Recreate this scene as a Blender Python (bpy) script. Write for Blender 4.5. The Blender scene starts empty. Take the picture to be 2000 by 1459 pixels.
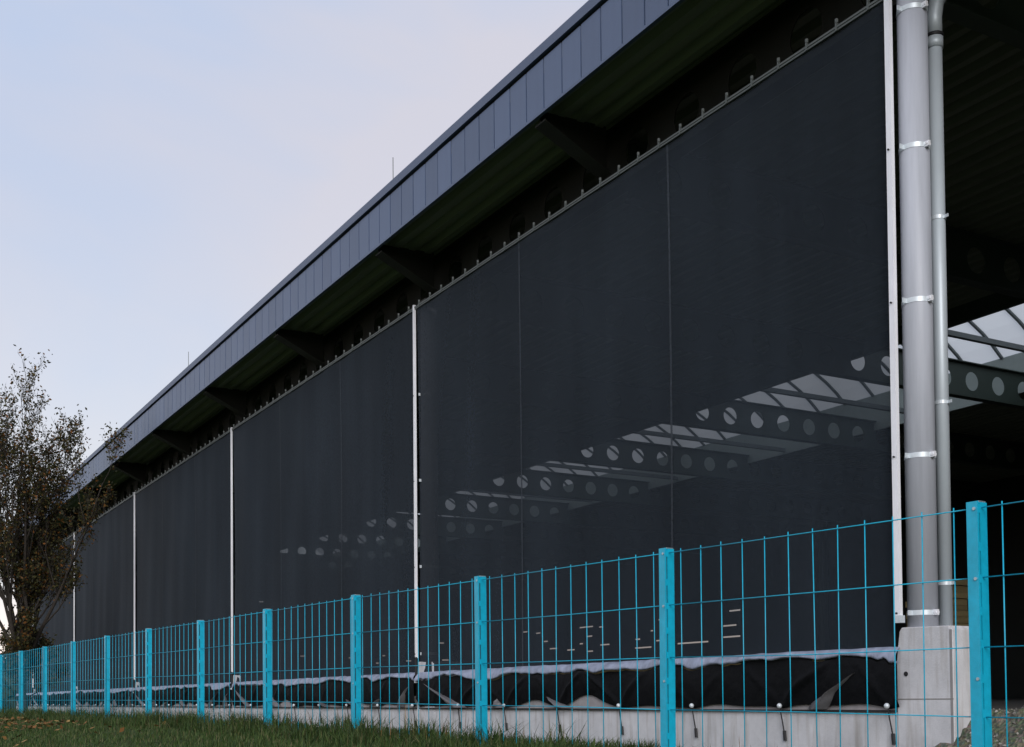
import bpy, math, random
import numpy as np
from mathutils import Matrix, Vector
random.seed(7); rng = np.random.default_rng(7)
S = bpy.context.scene
COL = S.collection

# ------------------------------------------------------------------ camera
cam_data = bpy.data.cameras.new('camera'); cam = bpy.data.objects.new('camera', cam_data); COL.objects.link(cam)
CAM = Vector((-8.28, -7.52, 0.10))
Fw = Vector((0.49920057, 0.86603647, 0.02792164)); Rt = Vector((0.86646295, -0.49916516, -0.00872313)); Up = Vector((-0.00638296, -0.02854766, 0.99957205))
cam.matrix_world = Matrix(((Rt.x, Up.x, -Fw.x, CAM.x), (Rt.y, Up.y, -Fw.y, CAM.y), (Rt.z, Up.z, -Fw.z, CAM.z), (0, 0, 0, 1)))
cam_data.sensor_width = 36.0; cam_data.lens = 36.0 * 2354 / 2000
cam_data.shift_y = (1298.4 - 729.5) / 2000
cam_data.clip_start = 0.05; cam_data.clip_end = 3000
S.camera = cam

# ------------------------------------------------------------------ world, sun, exposure
SUN_AZ, SUN_EL = 206.0, 24.0          # degrees clockwise from +Y, elevation
w = bpy.data.worlds.new('World'); S.world = w; w.use_nodes = True
nt = w.node_tree; N = nt.nodes; L = nt.links
bg = N['Background']; bg.inputs['Strength'].default_value = 0.106
sky = N.new('ShaderNodeTexSky'); sky.sky_type = 'NISHITA'; sky.sun_disc = False
sky.sun_elevation = math.radians(SUN_EL); sky.sun_rotation = math.radians(SUN_AZ)
sky.air_density = 1.3; sky.dust_density = 1.5; sky.ozone_density = 1.5
tc = N.new('ShaderNodeTexCoord')
mp = N.new('ShaderNodeMapping'); mp.inputs['Scale'].default_value = (1.0, 1.0, 2.2); mp.inputs['Location'].default_value = (8.3834, 3.9167, 6.5012)
nz = N.new('ShaderNodeTexNoise'); nz.inputs['Scale'].default_value = 1.8; nz.inputs['Detail'].default_value = 5; nz.inputs['Roughness'].default_value = 0.5; nz.inputs['Distortion'].default_value = 0.3
rp = N.new('ShaderNodeValToRGB'); rp.color_ramp.elements[0].position = 0.36; rp.color_ramp.elements[0].color = (3.9, 4.65, 6.2, 1); rp.color_ramp.elements[1].position = 0.56; rp.color_ramp.elements[1].color = (5.15, 5.0, 5.55, 1)
sep = N.new('ShaderNodeSeparateXYZ'); hz_ = N.new('ShaderNodeMapRange'); hz_.interpolation_type = 'SMOOTHSTEP'
hz_.inputs['From Min'].default_value = 0.0; hz_.inputs['From Max'].default_value = 0.42; hz_.inputs['To Min'].default_value = 0.75; hz_.inputs['To Max'].default_value = 0.0
hv = N.new('ShaderNodeMixRGB'); hv.inputs['Color2'].default_value = (6.0, 6.3, 6.75, 1)      # thicker veil towards the horizon
hp = N.new('ShaderNodeMapRange'); hp.interpolation_type = 'SMOOTHSTEP'; hp.inputs['From Max'].default_value = 0.13; hp.inputs['To Min'].default_value = 0.9; hp.inputs['To Max'].default_value = 0.0
hw = N.new('ShaderNodeMixRGB'); hw.inputs['Color2'].default_value = (11.0, 8.9, 7.9, 1)      # faint warm haze low over the horizon
mx = N.new('ShaderNodeMixRGB'); mx.inputs['Fac'].default_value = 0.88
L.new(tc.outputs['Generated'], mp.inputs['Vector']); L.new(mp.outputs[0], nz.inputs['Vector']); L.new(nz.outputs['Fac'], rp.inputs['Fac'])
L.new(tc.outputs['Generated'], sep.inputs[0]); L.new(sep.outputs['Z'], hz_.inputs['Value']); L.new(hz_.outputs[0], hv.inputs['Fac']); L.new(rp.outputs['Color'], hv.inputs['Color1'])
L.new(sky.outputs[0], mx.inputs['Color1']); L.new(sep.outputs['Z'], hp.inputs['Value']); L.new(hp.outputs[0], hw.inputs['Fac']); L.new(hv.outputs[0], hw.inputs['Color1']); L.new(hw.outputs[0], mx.inputs['Color2']); L.new(mx.outputs[0], bg.inputs['Color'])

sd = bpy.data.lights.new('sun', 'SUN'); sd.energy = 1.5; sd.angle = math.radians(28); sd.color = (1.0, 0.975, 0.97)
sun = bpy.data.objects.new('sun', sd); COL.objects.link(sun)
az, el = math.radians(SUN_AZ), math.radians(SUN_EL)
sdir = Vector((math.sin(az) * math.cos(el), math.cos(az) * math.cos(el), math.sin(el)))
sun.rotation_euler = (-sdir).to_track_quat('-Z', 'Y').to_euler(); sun.location = (-20, -20, 20)
S.view_settings.view_transform = 'Standard'; S.view_settings.look = 'None'; S.view_settings.gamma = 1.0; S.view_settings.exposure = 0.40
S.cycles.max_bounces = 8; S.cycles.transparent_max_bounces = 12; S.cycles.diffuse_bounces = 4

# ------------------------------------------------------------------ materials
def new_mat(name):
    m = bpy.data.materials.new(name); m.use_nodes = True
    return m, m.node_tree, m.node_tree.nodes['Principled BSDF']

def mat(name, col, rough=0.6, metal=0.0, spec=0.5, var=0.12, scale=6.0, bump=0.0, bump_scale=40.0, stretch=(1, 1, 1), obj_var=0.0):
    """procedural: base colour broken by two noises, optional bump and per-object variation"""
    m, t, b = new_mat(name); n, l = t.nodes, t.links
    c = n.new('ShaderNodeTexCoord'); mpp = n.new('ShaderNodeMapping'); mpp.inputs['Scale'].default_value = stretch
    l.new(c.outputs['Object'], mpp.inputs[0])
    g = n.new('ShaderNodeTexNoise'); g.inputs['Scale'].default_value = scale; g.inputs['Detail'].default_value = 6; g.inputs['Roughness'].default_value = 0.65
    l.new(mpp.outputs[0], g.inputs['Vector'])
    r = n.new('ShaderNodeMapRange'); r.inputs['From Min'].default_value = 0.25; r.inputs['From Max'].default_value = 0.75
    r.inputs['To Min'].default_value = 1 - var; r.inputs['To Max'].default_value = 1 + var
    l.new(g.outputs['Fac'], r.inputs['Value'])
    v = n.new('ShaderNodeVectorMath'); v.operation = 'SCALE'; v.inputs[0].default_value = col[:3]; 
    fac = r.outputs[0]
    if obj_var:
        oi = n.new('ShaderNodeObjectInfo'); r2 = n.new('ShaderNodeMapRange'); r2.inputs['To Min'].default_value = 1 - obj_var; r2.inputs['To Max'].default_value = 1 + obj_var
        l.new(oi.outputs['Random'], r2.inputs['Value']); mm = n.new('ShaderNodeMath'); mm.operation = 'MULTIPLY'
        l.new(fac, mm.inputs[0]); l.new(r2.outputs[0], mm.inputs[1]); fac = mm.outputs[0]
    l.new(fac, v.inputs['Scale']); l.new(v.outputs[0], b.inputs['Base Color'])
    b.inputs['Roughness'].default_value = rough; b.inputs['Metallic'].default_value = metal; b.inputs['Specular IOR Level'].default_value = spec
    if bump:
        g2 = n.new('ShaderNodeTexNoise'); g2.inputs['Scale'].default_value = bump_scale; g2.inputs['Detail'].default_value = 4
        l.new(mpp.outputs[0], g2.inputs['Vector'])
        bp = n.new('ShaderNodeBump'); bp.inputs['Strength'].default_value = bump; bp.inputs['Distance'].default_value = 0.02
        l.new(g2.outputs['Fac'], bp.inputs['Height']); l.new(bp.outputs[0], b.inputs['Normal'])
    return m

def concrete_mat():
    m, t, b = new_mat('concrete'); n, l = t.nodes, t.links
    c = n.new('ShaderNodeTexCoord')
    a = n.new('ShaderNodeTexNoise'); a.inputs['Scale'].default_value = 1.7; a.inputs['Detail'].default_value = 8; a.inputs['Roughness'].default_value = 0.7
    st = n.new('ShaderNodeMapping'); st.inputs['Scale'].default_value = (9, 9, 0.8)
    k = n.new('ShaderNodeTexNoise'); k.inputs['Scale'].default_value = 1.3; k.inputs['Detail'].default_value = 5
    fine = n.new('ShaderNodeTexNoise'); fine.inputs['Scale'].default_value = 60; fine.inputs['Detail'].default_value = 3
    l.new(c.outputs['Object'], a.inputs[0]); l.new(c.outputs['Object'], st.inputs[0]); l.new(st.outputs[0], k.inputs[0]); l.new(c.outputs['Object'], fine.inputs[0])
    r = n.new('ShaderNodeValToRGB'); e = r.color_ramp.elements
    e[0].position = 0.3; e[0].color = (0.46, 0.465, 0.485, 1); e[1].position = 0.7; e[1].color = (0.68, 0.685, 0.71, 1)
    l.new(a.outputs['Fac'], r.inputs[0])
    r2 = n.new('ShaderNodeValToRGB'); e = r2.color_ramp.elements
    e[0].position = 0.28; e[0].color = (0.62, 0.58, 0.52, 1); e[1].position = 0.5; e[1].color = (1, 1, 1, 1)
    l.new(k.outputs['Fac'], r2.inputs[0])
    mu = n.new('ShaderNodeMixRGB'); mu.blend_type = 'MULTIPLY'; mu.inputs[0].default_value = 0.75
    l.new(r.outputs[0], mu.inputs[1]); l.new(r2.outputs[0], mu.inputs[2]); l.new(mu.outputs[0], b.inputs['Base Color'])
    b.inputs['Roughness'].default_value = 0.85
    bp = n.new('ShaderNodeBump'); bp.inputs['Strength'].default_value = 0.25; bp.inputs['Distance'].default_value = 0.01
    l.new(fine.outputs['Fac'], bp.inputs['Height']); l.new(bp.outputs[0], b.inputs['Normal'])
    return m

def island_mat(name, stops, rough=0.7, trans=0.0):
    m, t, b = new_mat(name); n, l = t.nodes, t.links
    g = n.new('ShaderNodeNewGeometry'); r = n.new('ShaderNodeValToRGB'); l.new(g.outputs['Random Per Island'], r.inputs[0])
    e = r.color_ramp.elements
    while len(e) < len(stops): e.new(0.5)
    for i, (p, c) in enumerate(stops): e[i].position = p; e[i].color = (*c, 1)
    l.new(r.outputs[0], b.inputs['Base Color']); b.inputs['Roughness'].default_value = rough; b.inputs['Specular IOR Level'].default_value = 0.25
    if trans:
        tr = n.new('ShaderNodeBsdfTranslucent'); l.new(r.outputs[0], tr.inputs[0]); ms = n.new('ShaderNodeMixShader'); ms.inputs[0].default_value = trans
        l.new(b.outputs[0], ms.inputs[1]); l.new(tr.outputs[0], ms.inputs[2]); l.new(ms.outputs[0], n['Material Output'].inputs[0])
    return m

def net_mat(name, col, see):
    """woven wind net: a dark weave with tiny open meshes letting a share of the light through"""
    m, t, b = new_mat(name); n, l = t.nodes, t.links
    c = n.new('ShaderNodeTexCoord'); a = n.new('ShaderNodeTexNoise'); a.inputs['Scale'].default_value = 0.8; a.inputs['Detail'].default_value = 4
    mp_ = n.new('ShaderNodeMapping'); mp_.inputs['Scale'].default_value = (1, 1, 0.35); l.new(c.outputs['Object'], mp_.inputs[0]); l.new(mp_.outputs[0], a.inputs[0])
    r = n.new('ShaderNodeMapRange'); r.inputs['To Min'].default_value = 0.82; r.inputs['To Max'].default_value = 1.18; r.inputs['From Min'].default_value = .3; r.inputs['From Max'].default_value = .7
    l.new(a.outputs['Fac'], r.inputs[0]); v = n.new('ShaderNodeVectorMath'); v.operation = 'SCALE'; v.inputs[0].default_value = col
    wv = n.new('ShaderNodeTexNoise'); wv.inputs['Scale'].default_value = 30; wv.inputs['Detail'].default_value = 3; l.new(c.outputs['Object'], wv.inputs[0])
    ds = n.new('ShaderNodeMapping'); ds.inputs['Scale'].default_value = (2.2, 2.2, 0.12); l.new(c.outputs['Object'], ds.inputs[0])
    dn = n.new('ShaderNodeTexNoise'); dn.inputs['Scale'].default_value = 2.0; dn.inputs['Detail'].default_value = 5; l.new(ds.outputs[0], dn.inputs[0])      # dust runs
    sm = n.new('ShaderNodeMath'); sm.operation = 'ADD'; l.new(wv.outputs['Fac'], sm.inputs[0]); dr_ = n.new('ShaderNodeMapRange'); dr_.inputs['From Min'].default_value = .2; dr_.inputs['From Max'].default_value = .8; dr_.inputs['To Min'].default_value = .4; dr_.inputs['To Max'].default_value = .6; l.new(dn.outputs['Fac'], dr_.inputs[0]); l.new(dr_.outputs[0], sm.inputs[1])
    gm = n.new('ShaderNodeMath'); gm.operation = 'MULTIPLY'; l.new(sm.outputs[0], gm.inputs[0]); l.new(r.outputs[0], gm.inputs[1])
    l.new(gm.outputs[0], v.inputs['Scale']); l.new(v.outputs[0], b.inputs['Base Color'])
    b.inputs['Roughness'].default_value = 0.75; b.inputs['Specular IOR Level'].default_value = 0.12
    # open share of the weave: the yarns have depth, so the slanted path through it passes less: see ** (1 / cos)
    geo = n.new('ShaderNodeNewGeometry'); dt = n.new('ShaderNodeVectorMath'); dt.operation = 'DOT_PRODUCT'; l.new(geo.outputs['Normal'], dt.inputs[0]); l.new(geo.outputs['Incoming'], dt.inputs[1])
    ab = n.new('ShaderNodeMath'); ab.operation = 'ABSOLUTE'; l.new(dt.outputs['Value'], ab.inputs[0])
    mxx = n.new('ShaderNodeMath'); mxx.operation = 'MAXIMUM'; mxx.inputs[1].default_value = 0.06; l.new(ab.outputs[0], mxx.inputs[0])
    iv = n.new('ShaderNodeMath'); iv.operation = 'DIVIDE'; iv.inputs[0].default_value = 1.0; l.new(mxx.outputs[0], iv.inputs[1])
    pw = n.new('ShaderNodeMath'); pw.operation = 'POWER'; pw.inputs[0].default_value = see; l.new(iv.outputs[0], pw.inputs[1])
    tr = n.new('ShaderNodeBsdfTransparent'); ms = n.new('ShaderNodeMixShader'); l.new(pw.outputs[0], ms.inputs[0])
    l.new(b.outputs[0], ms.inputs[1]); l.new(tr.outputs[0], ms.inputs[2]); l.new(ms.outputs[0], n['Material Output'].inputs[0])
    return m

def pane_mat():
    m, t, b = new_mat('milky_polycarbonate'); n, l = t.nodes, t.links
    b.inputs['Base Color'].default_value = (0.6, 0.63, 0.63, 1); b.inputs['Roughness'].default_value = 0.3
    tr = n.new('ShaderNodeBsdfTranslucent'); tr.inputs[0].default_value = (0.72, 0.76, 0.76, 1)
    ms = n.new('ShaderNodeMixShader'); ms.inputs[0].default_value = 0.8
    l.new(b.outputs[0], ms.inputs[1]); l.new(tr.outputs[0], ms.inputs[2]); l.new(ms.outputs[0], n['Material Output'].inputs[0])
    return m

def ground_mat():
    m, t, b = new_mat('turf_soil'); n, l = t.nodes, t.links
    c = n.new('ShaderNodeTexCoord'); a = n.new('ShaderNodeTexNoise'); a.inputs['Scale'].default_value = 1.2; a.inputs['Detail'].default_value = 8
    l.new(c.outputs['Object'], a.inputs[0]); r = n.new('ShaderNodeValToRGB'); e = r.color_ramp.elements
    e[0].position = 0.32; e[0].color = (0.028, 0.035, 0.014, 1); e[1].position = 0.7; e[1].color = (0.055, 0.085, 0.026, 1)
    l.new(a.outputs['Fac'], r.inputs[0]); l.new(r.outputs[0], b.inputs['Base Color']); b.inputs['Roughness'].default_value = 0.95; b.inputs['Specular IOR Level'].default_value = 0.1
    return m

def gravel_mat():
    m, t, b = new_mat('mossy_gravel'); n, l = t.nodes, t.links
    c = n.new('ShaderNodeTexCoord'); a = n.new('ShaderNodeTexNoise'); a.inputs['Scale'].default_value = 5; a.inputs['Detail'].default_value = 8; a.inputs['Roughness'].default_value = 0.8
    v = n.new('ShaderNodeTexVoronoi'); v.inputs['Scale'].default_value = 28
    l.new(c.outputs['Object'], a.inputs[0]); l.new(c.outputs['Object'], v.inputs[0]); r = n.new('ShaderNodeValToRGB'); e = r.color_ramp.elements
    e[0].position = 0.36; e[0].color = (0.035, 0.060, 0.030, 1); e[1].position = 0.66; e[1].color = (0.26, 0.22, 0.16, 1); x = e.new(0.5); x.color = (0.11, 0.115, 0.065, 1)
    l.new(a.outputs['Fac'], r.inputs[0])
    mu = n.new('ShaderNodeMixRGB'); mu.blend_type = 'OVERLAY'; mu.inputs[0].default_value = 0.3; l.new(r.outputs[0], mu.inputs[1]); l.new(v.outputs['Color'], mu.inputs[2])
    hs = n.new('ShaderNodeHueSaturation'); hs.inputs['Saturation'].default_value = 0.75; l.new(mu.outputs[0], hs.inputs['Color'])
    l.new(hs.outputs[0], b.inputs['Base Color']); b.inputs['Roughness'].default_value = 0.95
    bp = n.new('ShaderNodeBump'); bp.inputs['Distance'].default_value = 0.03; l.new(v.outputs['Distance'], bp.inputs['Height']); l.new(bp.outputs[0], b.inputs['Normal'])
    return m

M = dict(
    concrete=concrete_mat(), net=net_mat('wind_net', (0.0215, 0.0290, 0.0385), 0.40), seam=net_mat('wind_net_double', (0.045, 0.054, 0.066), 0.3),
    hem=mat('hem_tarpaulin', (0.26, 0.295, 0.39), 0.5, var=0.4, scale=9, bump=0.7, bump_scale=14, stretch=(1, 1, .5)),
    skirt=mat('skirt_tarpaulin', (0.0045, 0.005, 0.0065), 0.65, spec=0.12, var=0.3, scale=3, bump=0.8, bump_scale=7),
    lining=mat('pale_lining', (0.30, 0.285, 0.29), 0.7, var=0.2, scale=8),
    fold=mat('lit_crease_grey', (0.11, 0.109, 0.117), 0.40, spec=0.5, var=0.3, scale=5, bump=0.3, bump_scale=10),  # sky light on the black skirt's creases, put into a lighter grey
    galv=mat('galvanised_steel', (0.88, 0.89, 0.93), 0.4, metal=0.15, var=0.07, scale=14, stretch=(1, 1, .3)),
    clampsteel=mat('bright_strap_steel', (0.66, 0.72, 0.76), 0.45, metal=0.3, var=0.08, scale=30),
    darksteel=mat('dark_shaded_steel', (0.11, 0.125, 0.12), 0.5, metal=0.2),  # rail shade under the eaves put into the colour; rods share this dark grey
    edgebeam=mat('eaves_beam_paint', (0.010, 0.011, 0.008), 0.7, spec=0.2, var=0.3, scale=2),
    bracket=mat('bracket_shaded_paint', (0.014, 0.016, 0.013), 0.6),  # eaves shade on the brackets put into their base colour
    column=mat('column_grey_paint', (0.44, 0.465, 0.52), 0.5, var=0.16, scale=9, stretch=(1, 1, .07), bump=0.05, bump_scale=60),
    pipe=mat('downpipe_zinc', (0.50, 0.56, 0.60), 0.45, metal=0.2, var=0.08, scale=5, stretch=(1, 1, .3)),
    rubber=mat('black_rubber', (0.012, 0.012, 0.014), 0.6),
    fascia=mat('fascia_anthracite', (0.082, 0.118, 0.205), 0.40, spec=0.5, var=0.10, scale=2.5, stretch=(1, 1, .35), obj_var=0.10),
    cap=mat('roof_edge_anthracite', (0.082, 0.112, 0.19), 0.45, spec=0.5, var=0.06, scale=1.5),
    gap=mat('shadow_joint', (0.02, 0.022, 0.03), 0.7),
    deck=mat('roof_deck_sheet', (0.21, 0.235, 0.18), 0.6, var=0.15, scale=1.2, stretch=(3, .2, 1)),
    beam=mat('beam_grey_green_paint', (0.06, 0.085, 0.072), 0.5, var=0.1, scale=2),
    darkwall=mat('dark_cladding', (0.02, 0.024, 0.022), 0.7, var=0.2, scale=1.5),
    roof=mat('roof_membrane', (0.14, 0.15, 0.17), 0.8),
    upstand=mat('upstand_white', (0.36, 0.42, 0.41), 0.6, var=0.06),
    bar=mat('skylight_bar', (0.22, 0.25, 0.26), 0.5), pane=pane_mat(),
    floor=mat('hall_floor', (0.07, 0.065, 0.06), 0.9, var=0.2, scale=1),
    fence=mat('cyan_fence_paint', (0.007, 0.40, 0.595), 0.34, spec=0.5, var=0.16, scale=16, bump=0.05, bump_scale=120, obj_var=0.06),
    bolt=mat('bolt_steel', (0.45, 0.55, 0.6), 0.35, metal=0.7),
    timber=mat('sawn_timber', (0.34, 0.27, 0.13), 0.8, var=0.25, scale=3, stretch=(.4, 4, 6), obj_var=0.2),
    ground=ground_mat(), gravel=gravel_mat(),
    bark=mat('bark', (0.028, 0.022, 0.017), 0.95, var=0.4, scale=20, bump=0.6),
    grass=island_mat('grass_blades', [(0, (0.024, 0.046, 0.014)), (0.45, (0.046, 0.088, 0.023)), (0.8, (0.085, 0.13, 0.034)), (1, (0.15, 0.13, 0.065))], 0.6, 0.25),
    leaf=island_mat('autumn_leaves', [(0, (0.024, 0.026, 0.012)), (0.45, (0.046, 0.046, 0.017)), (0.75, (0.085, 0.078, 0.024)), (0.93, (0.16, 0.070, 0.016)), (1, (0.24, 0.09, 0.02))], 0.6, 0.3),
    litter=island_mat('fallen_leaf', [(0, (0.10, 0.05, 0.02)), (0.6, (0.22, 0.10, 0.03)), (1, (0.30, 0.2, 0.07))]),
    stone=island_mat('loose_stone', [(0, (0.10, 0.10, 0.09)), (1, (0.36, 0.34, 0.31))], 0.9),
    farwall=mat('far_wall', (0.10, 0.13, 0.16), 0.8), farroof=mat('far_roof_white', (0.62, 0.62, 0.64), 0.6), farglass=mat('far_window', (0.03, 0.04, 0.05), 0.2),
    hedge=island_mat('hedge_leaves', [(0, (0.012, 0.018, 0.010)), (1, (0.035, 0.045, 0.020))]),
)

# ------------------------------------------------------------------ builders
class MB:
    def __init__(s): s.v = []; s.f = []
    def add(s, vs, fs):
        o = len(s.v); s.v += [tuple(map(float, p)) for p in vs]; s.f += [tuple(i + o for i in q) for q in fs]; return s
    def box(s, a, b):
        (x0, y0, z0), (x1, y1, z1) = a, b
        return s.add([(x0, y0, z0), (x1, y0, z0), (x1, y1, z0), (x0, y1, z0), (x0, y0, z1), (x1, y0, z1), (x1, y1, z1), (x0, y1, z1)],
                     [(0, 3, 2, 1), (4, 5, 6, 7), (0, 1, 5, 4), (1, 2, 6, 5), (2, 3, 7, 6), (3, 0, 4, 7)])
    def tube(s, p, q, r0, r1=None, n=10, caps=True):
        r1 = r0 if r1 is None else r1
        p, q = Vector(p), Vector(q); d = (q - p).normalized(); a = d.orthogonal().normalized(); b = d.cross(a)
        vs = []
        for c, r in ((p, r0), (q, r1)):
            for i in range(n):
                t = 2 * math.pi * i / n; vs.append(c + a * (r * math.cos(t)) + b * (r * math.sin(t)))
        fs = [(i, (i + 1) % n, n + (i + 1) % n, n + i) for i in range(n)]
        if caps: fs += [tuple(range(n))[::-1], tuple(range(n, 2 * n))]
        return s.add(vs, fs)
    def path(s, pts, rad, n=8):
        """one continuous tube through points"""
        vs = []; prev = None
        for i, p in enumerate(pts):
            p = Vector(p); d = (Vector(pts[min(i + 1, len(pts) - 1)]) - Vector(pts[max(i - 1, 0)])).normalized()
            a = d.orthogonal() if prev is None else prev - d * prev.dot(d)
            a.normalize(); prev = a; b = d.cross(a); r = rad[i] if hasattr(rad, '__len__') else rad
            for k in range(n):
                t = 2 * math.pi * k / n; vs.append(p + a * (r * math.cos(t)) + b * (r * math.sin(t)))
        m = len(pts)
        fs = [(i * n + k, i * n + (k + 1) % n, (i + 1) * n + (k + 1) % n, (i + 1) * n + k) for i in range(m - 1) for k in range(n)]
        fs += [tuple(range(n))[::-1], tuple(range((m - 1) * n, m * n))]
        return s.add(vs, fs)
    def prism(s, prof, axis, a, b):
        """closed 2-D profile extruded along an axis; axis 'y': profile (x,z); axis 'x': profile (y,z)"""
        n = len(prof); mk = (lambda p, t: (p[0], t, p[1])) if axis == 'y' else (lambda p, t: (t, p[0], p[1]))
        return s.add([mk(p, a) for p in prof] + [mk(p, b) for p in prof], [(i, (i + 1) % n, n + (i + 1) % n, n + i) for i in range(n)] + [tuple(range(n))[::-1], tuple(range(n, 2 * n))])
    def mesh(s, name, material, smooth=False):
        me = bpy.data.meshes.new(name); me.from_pydata(s.v, [], s.f); me.materials.append(M[material] if isinstance(material, str) else material)
        me.update()
        if smooth: me.shade_smooth()
        return me

WL = {}
def obj(name, me, parent=None, loc=(0, 0, 0), rotz=0.0, label=None, kind=None):
    o = bpy.data.objects.new(name, me); COL.objects.link(o)
    loc = Vector(loc); WL[o.name] = loc.copy()
    if parent is not None:
        o.parent = parent; o.location = loc - WL[parent.name]
    else: o.location = loc
    o.rotation_euler = (0, 0, rotz)
    if label: o['label'] = label
    if kind: o['kind'] = kind
    return o
def thing(name, label, cat, loc=(0, 0, 0), group=None, me=None):
    o = obj(name, me, None, loc); o['label'] = label; o['category'] = cat
    if group: o['group'] = group
    return o
def bevel(o, wdt=0.01, seg=2):
    b = o.modifiers.new('bevel', 'BEVEL'); b.width = wdt; b.segments = seg; b.limit_method = 'ANGLE'; return o
def np_mesh(name, V, Fc, material, smooth=False):
    me = bpy.data.meshes.new(name); V = np.asarray(V, np.float32); Fc = np.asarray(Fc, np.int32); k = Fc.shape[1]
    me.vertices.add(len(V)); me.vertices.foreach_set('co', V.ravel()); me.loops.add(Fc.size); me.loops.foreach_set('vertex_index', Fc.ravel())
    me.polygons.add(len(Fc)); me.polygons.foreach_set('loop_start', np.arange(0, Fc.size, k, dtype=np.int32)); me.polygons.foreach_set('loop_total', np.full(len(Fc), k, np.int32))
    me.materials.append(M[material]); me.update(calc_edges=True); me.validate()
    if smooth: me.shade_smooth()
    return me
def grid_mesh(name, P, material, smooth=True):
    """P: (nu,nv,3) array"""
    nu, nv, _ = P.shape; i = np.arange(nu * nv).reshape(nu, nv)
    F_ = np.stack([i[:-1, :-1], i[1:, :-1], i[1:, 1:], i[:-1, 1:]], -1).reshape(-1, 4)
    return np_mesh(name, P.reshape(-1, 3), F_, material, smooth)

# ------------------------------------------------------------------ dimensions (metres; Z = 0 near the plinth top, +Y along the facade, +X into the hall)
BAY = 9.85; HALF = BAY / 2
Y0, Y1 = -1.5 * BAY, 54.6            # hall ends
PL = -0.04                           # plinth top
SCT = 6.38                           # screen top
XF = -0.70; FB, FT = 7.19, 8.00      # fascia
XB = 26.0                            # back of the hall
def deck_z(x): return 7.30

# fence line
FP = np.array([-3.04, -3.30]); FDIR = np.array([-0.0507, 0.9987]); FN = np.array([-0.9987, -0.0507])   # FN points to the camera side
def fence_ground(s): return np.interp(s, [-8, 0, 5, 8, 12, 18, 30], [-0.42, -0.36, -0.35, -0.31, -0.285, -0.26, -0.25])
def ground_z(x, y):
    x = np.asarray(x, float); y = np.asarray(y, float)
    s = (x - FP[0]) * FDIR[0] + (y - FP[1]) * FDIR[1]; p = (x - FP[0]) * FN[0] + (y - FP[1]) * FN[1]
    zf = fence_ground(s)
    road = np.interp(p, [0, 1.0, 2.7, 3.6, 4.6, 5.4, 6.5, 9, 14], [0, 0.06, 0.22, 0.38, 0.72, 1.12, 1.3, 1.36, 1.36])
    zp = np.interp(y, [-10, 4, 10, 20, 34], [-0.72, -0.66, -0.58, -0.44, -0.36])
    t = np.clip(-p / 2.9, 0, 1); t = t * t * (3 - 2 * t)
    inner = zf * (1 - t) + zp * t
    far = np.clip((y - 38) / 20, 0, 1)
    z = np.where(p > 0, zf - road * (1 - far), inner)
    return z

# ------------------------------------------------------------------ ground
def axis_pts(lo, hi, step, ext):
    a = np.arange(lo, hi + 1e-6, step); out = []
    d = step
    e = []; xx = hi
    while xx < ext: d *= 1.5; xx += d; e.append(xx)
    d = step; b = []; xx = lo
    while xx > -ext: d *= 1.5; xx -= d; b.append(xx)
    return np.concatenate([b[::-1], a, e])
gx = axis_pts(-16, 2, 0.35, 1200); gy = axis_pts(-10, 40, 0.5, 1500)
GX, GY = np.meshgrid(gx, gy, indexing='ij'); GZ = ground_z(GX, GY)
inside = (GX > 0.1) & (GX < XB + 1) & (GY > Y0 - 1) & (GY < Y1 + 1)
GZ = GZ + 0.025 * np.sin(GX * 1.7 + 0.6 * GY) * np.sin(GY * 1.1 + 0.4) - np.where(inside, 0.25, 0)
obj('ground', grid_mesh('ground', np.stack([GX, GY, GZ], -1), 'ground'), kind='structure')

# gravel bank falling from the hall floor in the open bay beside the first pedestal
bx = np.linspace(-1.6, 1.2, 57); by = np.linspace(-7.0, 0.3, 120)
BX, BY = np.meshgrid(bx, by, indexing='ij')
dx_ = np.maximum(0.36 - BX, 0); dy_ = np.maximum(BY + 0.60, 0); dd = np.sqrt(dx_ ** 2 + dy_ ** 2)
BZ = -0.030 - np.maximum(dd - 0.03, 0) * 0.80
BZ = BZ + 0.018 * rng.standard_normal(BZ.shape) * (dd > 0.02)
BZ = np.maximum(BZ, -1.1)
obj('gravel_bank', grid_mesh('gravel_bank', np.stack([BX, BY, BZ], -1), 'gravel', False), kind='structure')

# ------------------------------------------------------------------ the hall
hall = thing('storage_hall', 'long open storage hall with anthracite roof edge and dark screened side', 'hall', (0, 0, PL))
def part(name, mb, material, loc=(0, 0, 0), parent=hall, smooth=False, rotz=0.0, label=None, kind=None):
    me = mb.mesh(name, material, smooth) if isinstance(mb, MB) else mb
    return obj(name, me, parent, loc, rotz, label, kind)

part('floor_slab', MB().box((0.34, Y0, -0.5), (XB, Y1, -0.06)), 'floor')
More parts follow.
